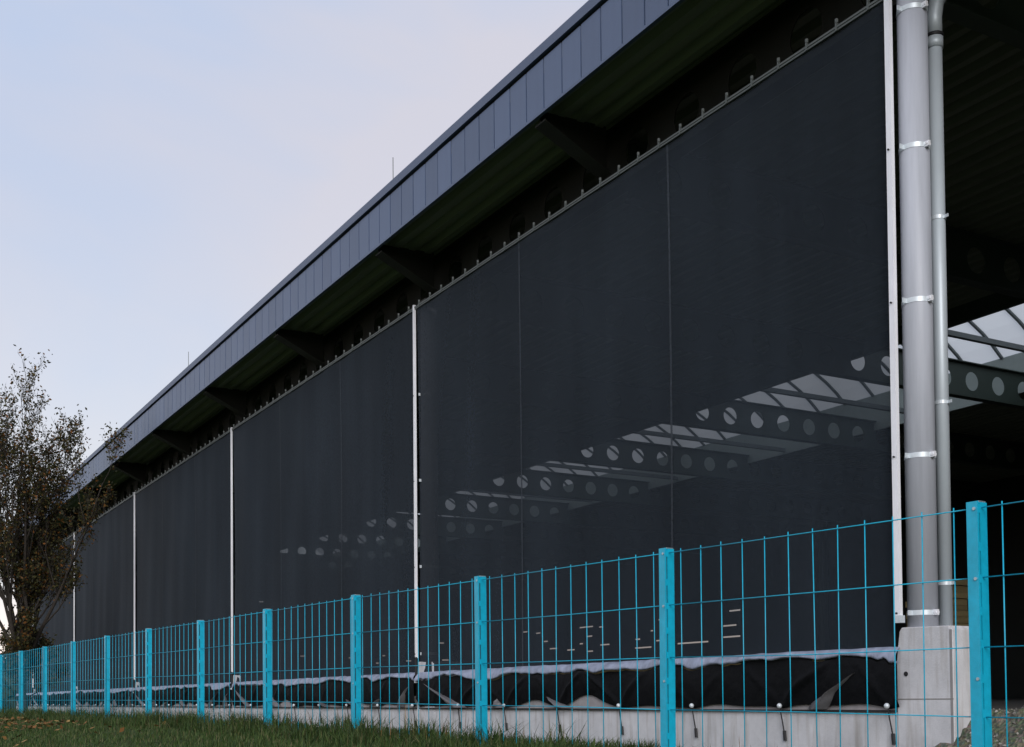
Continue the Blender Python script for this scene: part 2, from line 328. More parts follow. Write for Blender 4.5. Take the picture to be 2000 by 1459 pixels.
# plinth wall in cast sections (one per bay) and concrete pedestals
plinth_me = MB().box((0, 0, -1.3), (0.30, BAY - 0.012, PL)).mesh('plinth_wall', 'concrete')
for k in range(6):
    if k < 5: o = part('plinth_wall', plinth_me, None, (0, k * BAY + 0.03, 0))
    else: o = part('plinth_wall', MB().box((0, 0, -1.3), (0.30, Y1 - 5 * BAY - 0.03, PL)), 'concrete', (0, 5 * BAY + 0.03, 0))
    bevel(o, 0.012)
ped = MB().prism([(-0.590, -1.3), (-0.590, 0.655), (-0.575, 0.665), (-0.555, 0.665), (-0.555, 0.685), (-0.04, 0.695), (-0.015, 0.66), (0.022, 0.40), (0.022, -1.3)], 'x', -0.004, 0.47)
ped_me = ped.mesh('pedestal', 'concrete')
hole_me = MB().tube((-0.009, -0.085, 0.285), (0.004, -0.085, 0.285), 0.022, n=12).mesh('tie_hole', 'rubber')
joint_me = MB().box((-0.0065, -0.590, 0.060), (0.0, 0.022, 0.068)).mesh('cast_joint', mat('joint_shadow_concrete', (0.2, 0.19, 0.18), 0.9))
edge_me = MB().box((-0.006, -0.585, -1.2), (0.0, -0.560, 0.65)).mesh('edge_strip', mat('edge_strip_concrete', (0.26, 0.25, 0.25), 0.9))
col_me = MB().tube((0, 0, 0.68), (0, 0, 6.52), 0.131, n=36).mesh('column', 'column', True)
col_short_me = MB().tube((0, 0, 0.68), (0, 0, 6.33), 0.131, n=36).mesh('column', 'column', True)
head_me = MB().box((-0.10, -0.10, 6.331), (0.40, 0.10, 6.49)).mesh('column_head', 'bracket')
baseplate_me = MB().tube((0, 0, 0.686), (0, 0, 0.745), 0.118, n=28).mesh('grout_collar', 'concrete', True)
clamp = MB()
n = 28
for i in range(n):
    pass
ring = [(0.1345 * math.cos(t), 0.1345 * math.sin(t)) for t in np.linspace(0, 2 * math.pi, 37)[:-1]]
clamp.add([(x, y, -0.022) for x, y in ring] + [(x, y, 0.022) for x, y in ring], [(i, (i + 1) % 36, 36 + (i + 1) % 36, 36 + i) for i in range(36)])
clamp.add([(x * 0.975, y * 0.975, -0.022) for x, y in ring] + [(x * 0.975, y * 0.975, 0.022) for x, y in ring], [(i, 36 + i, 36 + (i + 1) % 36, (i + 1) % 36) for i in range(36)])
clamp_me = clamp.mesh('clamp', 'clampsteel', True)
lug_me = MB().box((-0.185, -0.004, -0.022), (-0.125, 0.004, 0.022)).mesh('clamp_lug', 'clampsteel')
ear_me = MB().box((-0.02, -0.175, -0.024), (0.006, -0.128, 0.024)).tube((-0.03, -0.158, 0), (0.02, -0.158, 0), 0.011, n=8).mesh('clamp_ear', 'galv')
CX, CYO = 0.17, -0.13
for k in range(-1, 6):
    y = k * BAY
    p_ = part('pedestal', ped_me, None, (0, y, 0)); bevel(p_, 0.012)
    if k == 0:
        part('tie_hole', hole_me, None, (0, y, 0), p_); part('cast_joint', joint_me, None, (0, y, 0), p_); part('edge_strip', edge_me, None, (0, y, 0), p_)
    c_ = part('column', col_me if k == 0 else col_short_me, None, (CX, y + CYO, 0)); k != 0 and part('column_head', head_me, None, (CX, y + CYO, 0), c_); part('grout_collar', baseplate_me, None, (CX, y + CYO, 0), c_)
    for z in ((0.82, 2.205, 3.58, 4.955, 6.2) if k == 0 else (0.82, 2.205, 3.58, 4.955)):
        if k in (0, 1): part('clamp', clamp_me, None, (CX, y + CYO, z), c_); part('clamp_lug', lug_me, None, (CX, y + CYO, z), c_)
        if k == 0: part('clamp_ear', ear_me, None, (CX, y + CYO, z), c_)
# back columns and back wall (upper cladding, open below)
for k in range(0, 12, 2):
    part('back_column', MB().box((-0.12, -0.12, -0.06), (0.12, 0.12, 7.0)), 'beam', (XB - 0.3, Y0 + 2.4 + k * HALF, 0))
def slotted_wall(lo, hi, ztop, slots, axis, at, th_):
    # boards laid close; a few short gaps between them let daylight through
    rh = 0.07; rows = {}
    for a, b, z in slots: rows.setdefault(int(z / rh), []).append((a, b))
    def board(a, b, z0, z1):
        if b - a < 0.01 or z1 - z0 < 0.005: return
        mb = MB().box((at, a, z0), (at + th_, b, z1)) if axis == 'y' else MB().box((a, at, z0), (b, at + th_, z1))
        part('wall_board', mb, 'darkwall')
    z = -0.3
    for r_i in sorted(rows):
        board(lo, hi, z, r_i * rh); a0 = lo
        for a, b in sorted(rows[r_i]): board(a0, a, r_i * rh, r_i * rh + rh); a0 = max(a0, b)
        board(a0, hi, r_i * rh, r_i * rh + rh); z = (r_i + 1) * rh
    board(lo, hi, z, ztop)
SLOTS = [(50.18, 50.78, 3.8), (48.81, 49.34, 3.66), (48.04, 48.53, 3.17), (47.09, 47.92, 2.74), (45.38, 46.17, 2.62), (43.64, 44.94, 3.78), (42.72, 43.14, 3.66), (43.72, 44.25, 3.24), (44.59, 44.96, 2.9), (43.66, 44.26, 2.49), (42.19, 43.06, 2.74), (39.59, 40.02, 2.88), (38.69, 40.07, 2.49), (38.55, 38.79, 3.27), (37.93, 38.17, 3.78), (37.95, 38.37, 2.76), (34.47, 36.73, 2.55), (32.3, 33.07, 3.83), (32.57, 33.5, 3.21), (32.33, 33.51, 2.72)]
GSLOTS = [(12.01, 12.26, 5.39), (14.29, 14.56, 2.47), (17.08, 17.24, 2.39), (18.71, 18.9, 2.12), (19.11, 19.3, 2.52), (20.57, 20.89, 2.24), (22.65, 22.98, 3.34), (22.84, 23.29, 2.38)]
slotted_wall(Y0, Y1, 7.9, SLOTS, 'y', XB, 0.05)
slotted_wall(0.32, XB, 7.9, GSLOTS, 'x', Y1 - 0.1, 0.05)
part('near_gable_wall', MB().box((0.6, Y0, -0.3), (XB, Y0 + 0.1, 7.9)), 'darkwall')

# cellular beams: web with round holes
def web(length, h, pitch, dia, thick=0.012, seg=20, axis='y'):
    mb = MB(); ncell = int(length // pitch); mrg = (length - ncell * pitch) / 2; r = dia / 2
    def pt(u, z, x): return (x, u, z) if axis == 'y' else (u, x, z)
    def quad(u0, u1):
        for x in (-thick / 2, thick / 2): mb.add([pt(u0, -h / 2, x), pt(u1, -h / 2, x), pt(u1, h / 2, x), pt(u0, h / 2, x)], [(0, 1, 2, 3)])
    if mrg > 1e-4: quad(0, mrg); quad(length - mrg, length)
    for c in range(ncell):
        uc = mrg + (c + 0.5) * pitch
        for x in (-thick / 2, thick / 2):
            vs = []
            for i in range(seg):
                t = 2 * math.pi * (i + 0.5) / seg; ct, st = math.cos(t), math.sin(t); k = min(pitch / 2 / max(abs(ct), 1e-6), h / 2 / max(abs(st), 1e-6))
                vs.append(pt(uc + ct * k, st * k, x))
            corners = [(pitch / 2, h / 2), (-pitch / 2, h / 2), (-pitch / 2, -h / 2), (pitch / 2, -h / 2)]
            for i in range(seg):
                t = 2 * math.pi * (i + 0.5) / seg; vs.append(pt(uc + r * math.cos(t), r * math.sin(t), x))
            fs = []
            for i in range(seg):
                j = (i + 1) % seg; a, b = vs[i], vs[j]; ua, ub = (a[1], b[1]) if axis == 'y' else (a[0], b[0])
                onside = lambda u, z: (abs(abs(u - uc) - pitch / 2) < 1e-5, abs(abs(z) - h / 2) < 1e-5)
                A, B = onside(ua, a[2]), onside(ub, b[2])
                if (A[0] and B[1] and not A[1]) or (A[1] and B[0] and not A[0]):
                    t = 2 * math.pi * (i + 1) / seg; cu = pitch / 2 * (1 if math.cos(t) > 0 else -1); cz = h / 2 * (1 if math.sin(t) > 0 else -1)
                    vs.append(pt(uc + cu, cz, x)); fs.append((i, len(vs) - 1, j, seg + j, seg + i))
                else: fs.append((i, j, seg + j, seg + i))
            mb.add(vs, fs)
        vs = []
        for x in (-thick / 2, thick / 2):
            for i in range(seg):
                t = 2 * math.pi * (i + 0.5) / seg; vs.append(pt(uc + r * math.cos(t), r * math.sin(t), x))
        mb.add(vs, [(i, (i + 1) % seg, seg + (i + 1) % seg, seg + i) for i in range(seg)])
    return mb
def flanges(mb, length, h, wd, axis='y', t=0.02):
    for z0, z1 in ((-h / 2 - t, -h / 2), (h / 2, h / 2 + t)):
        if axis == 'y': mb.box((-wd / 2, 0, z0), (wd / 2, length, z1))
        else: mb.box((0, -wd / 2, z0), (length, wd / 2, z1))
    return mb
EBX = 0.46
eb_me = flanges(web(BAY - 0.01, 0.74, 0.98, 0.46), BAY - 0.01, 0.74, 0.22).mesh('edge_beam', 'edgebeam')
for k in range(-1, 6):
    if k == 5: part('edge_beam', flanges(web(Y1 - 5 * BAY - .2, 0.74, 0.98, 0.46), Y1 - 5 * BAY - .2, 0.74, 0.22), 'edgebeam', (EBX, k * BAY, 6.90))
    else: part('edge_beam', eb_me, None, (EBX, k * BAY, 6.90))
CBL = 25.1
cb_me = flanges(web(CBL, 0.72, 0.85, 0.41, axis='x'), CBL, 0.72, 0.20, 'x').mesh('cross_beam', 'beam')
br = MB()
br_prof = [(-0.64, 7.30), (-0.64, 7.16), (-0.20, 6.96), (0.33, 6.70), (0.33, 7.33)]
br.add([(x, -0.012, z) for x, z in br_prof] + [(x, 0.012, z) for x, z in br_prof], [(4, 3, 2, 1, 0), (5, 6, 7, 8, 9)] + [(i, (i + 1) % 5, 5 + (i + 1) % 5, 5 + i) for i in range(5)])
for (xa, za), (xb, zb) in zip(br_prof[1:3], br_prof[2:4]):
    br.add([(xa, -0.12, za), (xb, -0.12, zb), (xb, 0.12, zb), (xa, 0.12, za), (xa, -0.12, za - .018), (xb, -0.12, zb - .018), (xb, 0.12, zb - .018), (xa, 0.12, za - .018)], [(0, 1, 2, 3), (7, 6, 5, 4), (0, 4, 5, 1), (3, 2, 6, 7), (0, 3, 7, 4), (1, 5, 6, 2)])
br_me = br.mesh('bracket', 'bracket')
nb = 0
for k in range(-3, 12):
    y = k * HALF
    if y < Y0 + 0.5 or y > Y1: continue
    part('cross_beam', cb_me, None, (0.68, y, 6.84))
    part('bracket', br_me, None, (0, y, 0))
# trapezoidal roof deck (ribs run along the facade)
def deck_profile(xa, xb):
    pts = []; x = xa; per = 0.28
    while x < xb - per + 1e-6:
        for dx, dz in ((0, 0), (0.10, 0), (0.14, 0.09), (0.24, 0.09)): pts.append((x + dx, deck_z(x + dx) + dz))
        x += per
    pts.append((xb, deck_z(xb))); return pts
for xa, xb in ((XF + 0.032, 9.995), (15.57, XB)):
    pr = deck_profile(xa, xb); top = [(xb, deck_z(xb) + 0.3), (xa, deck_z(xa) + 0.3)]
    part('roof_deck', MB().prism(pr + top, 'y', Y0, Y1), 'deck')
    part('roof_surface', MB().box((xa - (0.02 if xa < 0 else 0), Y0, 7.68), (xb, Y1, 7.86)), 'roof')
# trimmer beams and skylight along the ridge
SKX0, SKX1, UPZ = 10.1, 15.5, 7.80
part('trimmer_beam', MB().box((SKX0 - 0.1, Y0, 6.98), (SKX0 + 0.0, Y1, 7.9)), 'beam')
part('trimmer_beam', MB().box((SKX1, Y0, 6.98), (SKX1 + 0.06, Y1, 7.9)), 'upstand')
sk_part = part('skylight', MB().box((SKX1 + 0.062, Y0, UPZ), (SKX1 + 0.2, Y1, UPZ + 0.12)).box((SKX0 - 0.2, Y0, UPZ), (SKX0 + 0.02, Y1, UPZ + 0.12)), 'bar')
wd = SKX1 - SKX0; rise = 1.05; R_ = (wd * wd / 4 + rise * rise) / (2 * rise); th = math.asin(wd / 2 / R_)
arc = [(SKX0 + wd / 2 + R_ * math.sin(a), UPZ + 0.1 + rise - R_ + R_ * math.cos(a)) for a in np.linspace(-th, th, 15)]
pitch = HALF / 5
pm = MB()
for (xa, za), (xb, zb) in zip(arc[:-1], arc[1:]): pm.add([(xa, 0.03, za), (xb, 0.03, zb), (xb, pitch - 0.03, zb), (xa, pitch - 0.03, za)], [(0, 1, 2, 3)])
pane_me = pm.mesh('pane', 'pane', True)
bm_ = MB(); bm_.path([(x, 0, z) for x, z in arc], 0.05, 6); bar_me = bm_.mesh('arch_bar', 'bar')
tie_me = MB().box((SKX0, -0.05, 7.04), (SKX1, 0.05, 7.14)).mesh('tie_bar', 'bar')
y = 0 * HALF
while y < Y1 - pitch:
    part('pane', pane_me, None, (0, y, 0), sk_part); part('arch_bar', bar_me, None, (0, y, 0), sk_part); y += pitch
for k in range(0, 11): part('tie_bar', tie_me, None, (0, k * HALF + HALF * 0.68, 0), sk_part)
part('ridge_cover', MB().box((SKX0, Y0, UPZ), (SKX1, -0.02, UPZ + 0.1)), 'roof')

# fascia: standing sheet panels, cap and drip edge
PW = 0.4105
back = part('fascia_backing', MB().box((XF + 0.030, Y0, FB + 0.02), (XF + 0.05, Y1, FT - 0.02)), 'gap')
pan = MB()
pan.box((0, 0.013, FB + 0.045), (0.027, PW - 0.013, FT - 0.142))
pan_me = pan.mesh('fascia_panel', 'fascia')
off = 5.15 % PW
y = Y0 + ((off - Y0) % PW)
while y < Y1 - PW * 0.5:
    part('fascia_panel', pan_me, None, (XF + rng.uniform(-0.002, 0.002), y, 0), rotz=rng.normal(0, 0.003)); y += PW
capprof = [(XF - 0.035, FT - 0.100), (XF - 0.040, FT + 0.02), (XF + 0.10, FT + 0.075), (XF + 0.10, FT - 0.08)]
dripprof = [(XF - 0.020, FB), (XF - 0.020, FB + 0.036), (XF + 0.029, FB + 0.042), (XF + 0.029, FB)]
yy = Y0
while yy < Y1 - 0.1:
    ln = min(2 * BAY / 5, Y1 - yy)
    part('roof_edge_cap', MB().prism(capprof, 'y', 0, ln - 0.003), 'cap', (0, yy, 0)); part('drip_edge', MB().prism(dripprof, 'y', 0, ln - 0.002), 'fascia', (0, yy, 0)); yy += ln
part('fascia_end', MB().box((XF, Y1 - 0.0, FB), (XF + 0.4, Y1 + 0.03, FT + .02)), 'fascia')

# ------------------------------------------------------------------ rainwater pipe beside the first column
dp = thing('downpipe', 'zinc rainwater downpipe beside the thick grey column at the open bay', 'downpipe', (0.43, -0.155, 0.68))
DX, DY = 0.43, -0.155
part('pipe', MB().tube((0, 0, 0), (0, 0, 5.25), 0.064, n=24), 'pipe', (DX, DY, 0.68), dp, True)
part('pipe_socket', MB().tube((0, 0, 0), (0, 0, 0.10), 0.074, n=24), 'pipe', (DX, DY, 5.93), dp, True)
part('seal_ring', MB().tube((0, 0, 0), (0, 0, 0.03), 0.079, n=24), 'rubber', (DX, DY, 6.03), dp, True)
part('upper_bend', MB().path([(0, 0, 0), (0, 0, 0.16), (0.02, -0.01, 0.30), (0.10, -0.04, 0.44), (0.24, -0.08, 0.52), (0.9, -0.2, 0.62)], 0.068, 18), 'pipe', (DX, DY, 6.06), dp, True)
clip_me = MB().tube((0, 0, -0.016), (0, 0, 0.016), 0.0685, n=24).box((0.0, -0.11, -0.014), (0.008, -0.06, 0.014)).mesh('pipe_clip', 'clampsteel')
for z in (4.38, 2.71, 1.09): part('pipe_clip', clip_me, None, (DX, DY, z), dp)

# ------------------------------------------------------------------ wind screens
HK = [0.09 + 1.378 * k for k in range(7)]
rail_me = MB().box((-0.040, -0.021, 0.755), (-0.004, 0.021, 6.42)).mesh('edge_rail', 'galv')
railw_me = MB().box((-0.042, -0.030, 0.755), (-0.004, 0.030, 6.9)).mesh('edge_rail', 'galv')
clipc = MB().box((-0.034, -0.010, -0.05), (-0.010, 0.010, 0.03)).tube((-0.022, 0, 0.028), (-0.022, 0, 0.062), 0.017, n=8)
clipc_me = clipc.mesh('rail_clip', 'darksteel')
bolt_me = MB().tube((-0.058, 0, 0), (-0.045, 0, 0), 0.009, n=8).mesh('rail_bolt', 'rubber')
ball_me = MB()
for a_, b_ in ((0.012, 0.022), ): pass
bl = []
for i in range(7):
    t = math.pi * i / 6
    for j in range(8): bl.append((0.026 * math.sin(t) * math.cos(j * math.pi / 4), 0.026 * math.sin(t) * math.sin(j * math.pi / 4), 0.026 * math.cos(t)))
ball_me.add(bl, [(i * 8 + j, i * 8 + (j + 1) % 8, (i + 1) * 8 + (j + 1) % 8, (i + 1) * 8 + j) for i in range(6) for j in range(8)])
ball_mesh = ball_me.mesh('cord_ball', 'clampsteel', True)
def smooth_noise(n_, scale, amp, seed):
    r = np.random.default_rng(seed); k = r.standard_normal(int(n_ / scale) + 4); x = np.arange(n_) / scale
    i = x.astype(int); f_ = x - i; f_ = f_ * f_ * (3 - 2 * f_); return amp * (k[i] * (1 - f_) + k[i + 1] * f_)
where = ['nearest, reaching from the thick grey column to the next steel rail', 'second from the open bay, between two tall steel rails', 'third from the open bay, seen past the middle of the fence',
         'fourth from the open bay, seen very obliquely', 'fifth from the open bay, partly behind the tree', 'farthest, half hidden behind the autumn tree']
for k in range(6):
    y0 = k * BAY; W = BAY if k < 5 else Y1 - 5 * BAY - 0.1
    sc = thing('wind_screen', 'dark mesh wind screen ' + where[k], 'wind screen', (0, y0, PL), 'wind screens along the hall side')
    edges = [0.03, 3.23, 6.55, W - 0.07] if W > 8 else [0.03, 3.23, W - 0.05]
    nz_ = 36
    for a, b in zip(edges[:-1], edges[1:]):
        us = np.linspace(a, b, 24); zs = np.linspace(0.50, SCT, nz_)
        U, Z = np.meshgrid(us, zs, indexing='ij')
        bell = np.sin(np.pi * (Z - 0.5) / (SCT - 0.5))
        X = 0.012 * bell * np.sin(U * 1.9 + k) + 0.006 * np.sin(U * 5.1 + Z * 0.7) + 0.02 * bell
        obj('net_panel', grid_mesh('net_panel', np.stack([X, U, Z], -1) - np.array([0, 0, 0]), 'net'), sc, (0, y0, 0))
    for u in edges[1:-1]:
        zs = np.linspace(0.50, SCT - 0.01, nz_); P = np.zeros((2, nz_, 3)); bell = np.sin(np.pi * (zs - 0.5) / (SCT - 0.5))
        for j, du in enumerate((-0.018, 0.018)):
            P[j, :, 0] = 0.012 * bell * np.sin(u * 1.9 + k) + 0.006 * np.sin(u * 5.1 + zs * 0.7) + 0.02 * bell - 0.006; P[j, :, 1] = u + du; P[j, :, 2] = zs
        obj('seam', grid_mesh('seam', P, 'seam'), sc, (0, y0, 0))
    # top hem, rail and clips
    part('top_rail', MB().box((-0.022, 0.02, SCT - 0.035), (-0.002, W - 0.02, SCT - 0.012)).box((-0.030, 0.02, SCT - 0.012), (0.02, W - 0.02, SCT + 0.008)), 'darksteel', (0, y0, 0), sc)
    u = 0.2
    while u < W - 0.1: part('rail_clip', clipc_me, None, (0, y0 + u, SCT + 0.012), sc); u += 0.3945
    # edge rail
    if k == 0: rl = part('edge_rail', railw_me, None, (0, y0 - 0.03, 0), sc)
    else: rl = part('edge_rail', rail_me, None, (0, y0, 0), sc)
    if k < 2:
        for z in (0.82, 2.205, 3.58, 4.955): part('rail_bolt', bolt_me, None, (0, y0 - (0.03 if k == 0 else 0), z), rl)
    if k == 0: part('foot_block', MB().box((-0.06, -0.05, 0.735), (-0.0, 0.02, 0.80)), 'clampsteel', (0, y0 - 0.03, 0), sc)
    else: part('rail_shoe', MB().box((-0.075, -0.11, 0.36), (-0.01, -0.02, 0.40)), 'clampsteel', (0, y0, 0), sc); part('rail_strap', MB().box((-0.04, -0.025, 0.395), (-0.02, 0.025, 0.77)), 'rubber', (0, y0, 0), sc)
    # folded hem band
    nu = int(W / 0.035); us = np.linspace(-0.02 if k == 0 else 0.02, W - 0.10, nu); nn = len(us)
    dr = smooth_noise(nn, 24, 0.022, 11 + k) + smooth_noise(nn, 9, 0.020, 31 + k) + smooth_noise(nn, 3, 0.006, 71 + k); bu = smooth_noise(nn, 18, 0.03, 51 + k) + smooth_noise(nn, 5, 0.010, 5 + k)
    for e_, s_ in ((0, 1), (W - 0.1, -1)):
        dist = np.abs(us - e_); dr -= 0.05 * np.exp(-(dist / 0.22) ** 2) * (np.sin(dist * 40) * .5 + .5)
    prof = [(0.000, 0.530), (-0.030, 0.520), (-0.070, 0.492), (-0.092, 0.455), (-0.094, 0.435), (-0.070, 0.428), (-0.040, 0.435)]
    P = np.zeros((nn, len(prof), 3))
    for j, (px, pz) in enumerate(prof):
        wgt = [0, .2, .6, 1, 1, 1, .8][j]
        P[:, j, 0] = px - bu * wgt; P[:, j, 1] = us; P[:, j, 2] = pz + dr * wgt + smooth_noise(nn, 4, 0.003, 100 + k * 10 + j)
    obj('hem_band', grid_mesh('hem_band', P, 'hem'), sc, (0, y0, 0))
    # black skirt pulled down at the cords, hem arching up between them
    hk = [h for h in HK if h < W - 0.1]
    nt_ = 16; P = np.zeros((nn, nt_, 3)); r = np.random.default_rng(200 + k)
    arch = np.zeros(nn); fold = np.zeros((nn, nt_)); lean = r.uniform(-0.5, 0.5, len(hk) + 2); ampl = r.uniform(0.02, 0.13, len(hk) + 2)
    hk_ext = [-1.28] + hk + [hk[-1] + 1.378]
    for i, uu in enumerate(us):
        for q in range(len(hk_ext) - 1):
            if hk_ext[q] <= uu < hk_ext[q + 1]:
                t = (uu - hk_ext[q]) / (hk_ext[q + 1] - hk_ext[q]); arch[i] = ampl[q] * (math.sin(math.pi * t) ** 0.8) * (1 + 0.4 * math.sin(7 * t + q))
    tt = np.linspace(0, 1, nt_)
    for q, h in enumerate(hk_ext[1:-1]):
        for sgn in (-1, 1):
            reach = r.uniform(0.35, 0.75); c0 = h + sgn * reach * (1 - tt)[None, :] ** 1.1
            fold += -r.uniform(0.01, 0.045) * np.exp(-((us[:, None] - c0) / 0.05) ** 2) * np.sin(np.pi * np.clip(tt, 0, 1))[None, :] ** 0.6
    for _ in range(int(W * 3)):
        # short sharp creases in the slack tarpaulin
        u0 = r.uniform(0, W); sl = r.uniform(-0.6, 0.6); tm = r.uniform(0.2, 0.9); ext = r.uniform(0.12, 0.4)
        fold += r.uniform(-0.028, 0.012) * np.exp(-np.abs(us[:, None] - u0 - sl * (tt[None, :] - tm)) / 0.045) * np.exp(-((tt[None, :] - tm) / ext) ** 2)
    for j, t in enumerate(tt):
        ztop = 0.415 + dr; zb = PL + 0.012 + np.clip(arch, 0, None)
        P[:, j, 0] = -0.045 * (1 - t) - 0.02 + fold[:, j] - 0.02 * math.sin(math.pi * t); P[:, j, 1] = us; P[:, j, 2] = ztop * (1 - t) + zb * t
    obj('skirt', grid_mesh('skirt', P, 'skirt'), sc, (0, y0, 0))
    # pale lining seen where the skirt hem lifts, and creases coloured as sky-lit
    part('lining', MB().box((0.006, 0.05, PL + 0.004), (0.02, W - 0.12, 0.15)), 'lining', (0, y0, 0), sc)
    part('ground_strip', MB().box((-0.030, 0.02, PL - 0.012), (-0.005, W - 0.1, PL + 0.008)), 'rubber', (0, y0, 0), sc)
    # skirt creases catching the sky, painted as lighter grey wedges narrowing upwards
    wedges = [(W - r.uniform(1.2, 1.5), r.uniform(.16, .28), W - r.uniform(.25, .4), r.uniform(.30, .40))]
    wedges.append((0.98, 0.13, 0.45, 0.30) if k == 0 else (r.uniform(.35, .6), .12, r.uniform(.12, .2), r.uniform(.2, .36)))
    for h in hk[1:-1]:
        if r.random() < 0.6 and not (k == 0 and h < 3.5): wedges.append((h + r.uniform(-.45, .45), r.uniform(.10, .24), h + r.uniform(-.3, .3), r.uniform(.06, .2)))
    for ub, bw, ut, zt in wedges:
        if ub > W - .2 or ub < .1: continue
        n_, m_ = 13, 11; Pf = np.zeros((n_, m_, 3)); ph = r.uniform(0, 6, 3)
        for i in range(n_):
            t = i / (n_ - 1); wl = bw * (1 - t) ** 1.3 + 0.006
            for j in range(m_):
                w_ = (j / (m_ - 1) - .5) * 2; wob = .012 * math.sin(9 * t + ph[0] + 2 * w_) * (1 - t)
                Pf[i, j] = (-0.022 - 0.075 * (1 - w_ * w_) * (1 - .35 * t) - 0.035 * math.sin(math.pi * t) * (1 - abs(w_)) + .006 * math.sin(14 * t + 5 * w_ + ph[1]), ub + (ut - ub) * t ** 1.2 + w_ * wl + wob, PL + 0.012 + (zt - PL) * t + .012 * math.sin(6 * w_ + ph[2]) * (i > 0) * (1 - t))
        obj('lit_crease', grid_mesh('lit_crease', Pf, 'fold'), sc, (0, y0, 0))
    for q, h in enumerate(hk):
        cd_ = MB().path([(-0.045, 0, PL + 0.035), (-0.04, 0.004 * q, PL - 0.02), (-0.022, -0.03 + 0.006 * q, PL - 0.22)], 0.0075, 6).path([(-0.022, -0.03 + 0.006 * q, PL - 0.20), (-0.018, -0.035 + 0.006 * q, PL - 0.30)], 0.017, 8)
        cc = part('tension_cord', cd_, 'rubber', (0, y0 + h, 0), sc); part('cord_ball', ball_mesh, None, (-0.06, y0 + h, PL + 0.045), cc)

# ------------------------------------------------------------------ lightning rods
rod_me = MB().tube((0, 0, 0), (0, 0, 0.86), 0.0065, n=6).tube((0, 0, 0), (0, 0, 0.06), 0.05, n=10).mesh('lightning_rod', 'darksteel')
thing('lightning_rod', 'thin lightning rod on the roof edge, the nearer of two', 'lightning rod', (-0.4, 9.8, 7.86), 'lightning rods on the roof', rod_me)
thing('lightning_rod', 'thin lightning rod on the roof edge, the farther one', 'lightning rod', (-0.4, 22.0, 7.86), 'lightning rods on the roof', rod_me)

# ------------------------------------------------------------------ timber stacks in the hall
board_me = {}
def timber_stack(loc, ln, packs, label, layers=4, dep=1.1):
    st = thing('timber_stack', label, 'timber stack', loc, 'timber stacks stored in the hall')
    z = 0.0; r = random.Random(int(loc[1] * 37))
    for p_ in range(packs):
        for u in np.linspace(0.12, ln - 0.22, 4): part('bearer', MB().box((0, 0, 0), (dep, 0.1, 0.09)), 'timber', (loc[0], loc[1] + u + r.uniform(-.1, .1), loc[2] + z), st)
        z += 0.092
        for l_ in range(layers):
            key = (round(ln, 2), dep)
            if key not in board_me:
                mb = MB()
                mb.box((0, 0, 0), (dep, ln, 0.105)); board_me[key] = mb.mesh('board_layer', 'timber')
            part('board_layer', board_me[key], None, (loc[0] + r.uniform(-.02, .02), loc[1] + r.uniform(-.05, .05), loc[2] + z), st); z += 0.113
    return st
TS = [(8.6, 6.75, 0.85, 4, 'tall stack of sawn boards right behind the downpipe in the open bay'), (14.0, 15.8, 3.4, 2, 'low stack of sawn boards seen through the nearest screen at its right end'),
      (15.2, 19.8, 3.2, 2, 'low stack of sawn boards through the nearest screen, second from its right end'), (14.6, 23.6, 3.6, 2, 'low stack of sawn boards through the nearest screen, near its middle'),
      (15.4, 27.8, 3.4, 2, 'low stack of sawn boards through the nearest screen, left of its middle'), (14.2, 31.9, 3.6, 2, 'low stack of sawn boards just right of the second tall steel rail')]
for x, y, ln, pk, lb in TS: timber_stack((x, y, -0.06), ln, pk, lb, dep=0.6 if x < 10 else 1.1)

# ------------------------------------------------------------------ fence
fence = thing('mesh_fence', 'cyan blue welded mesh fence with square posts in front of the hall', 'fence', (FP[0], FP[1], -0.36))
FANG = math.atan2(-FDIR[0], FDIR[1])
def fpos(s, off=0.0, z=0.0): return (FP[0] + FDIR[0] * s + FN[0] * off, FP[1] + FDIR[1] * s + FN[1] * off, z)
tops = lambda s: float(np.interp(s, [-6, 0, 2.5, 5, 7.5, 10, 12.4, 15, 17.5, 20, 25, 35], [1.04, 1.10, 1.13, 1.16, 1.19, 1.21, 1.22, 1.24, 1.25, 1.26, 1.27, 1.28]))
HP = 1.95
# local frame: +y along the fence, -x toward the camera
post_me = MB().box((-0.013, -0.031, -HP), (0.046, 0.031, 0)).mesh('post', 'fence')
cover_me = MB().box((-0.038, -0.033, -HP), (-0.026, 0.033, 0.004)).mesh('cover_strip', 'fence')
slot_me = MB().box((-0.0262, -0.022, -HP), (-0.0128, 0.022, -0.02)).mesh('slot_filler', 'gap')
tab_me = MB().box((-0.0259, -0.0305, -0.022), (-0.0131, 0.0305, 0.022)).mesh('spacer_tab', 'fence')
cap_me = MB().box((-0.014, -0.027, 0.0005), (0.042, 0.027, 0.008)).mesh('post_cap', 'bolt')
fbolt_me = MB().tube((-0.045, 0, 0), (-0.038, 0, 0), 0.009, n=10).mesh('bolt', 'bolt')
vw_me = MB().tube((0, 0, -1.62), (0, 0, 0.0), 0.0037, n=6).mesh('vertical_wire', 'fence', True)
NP = 13
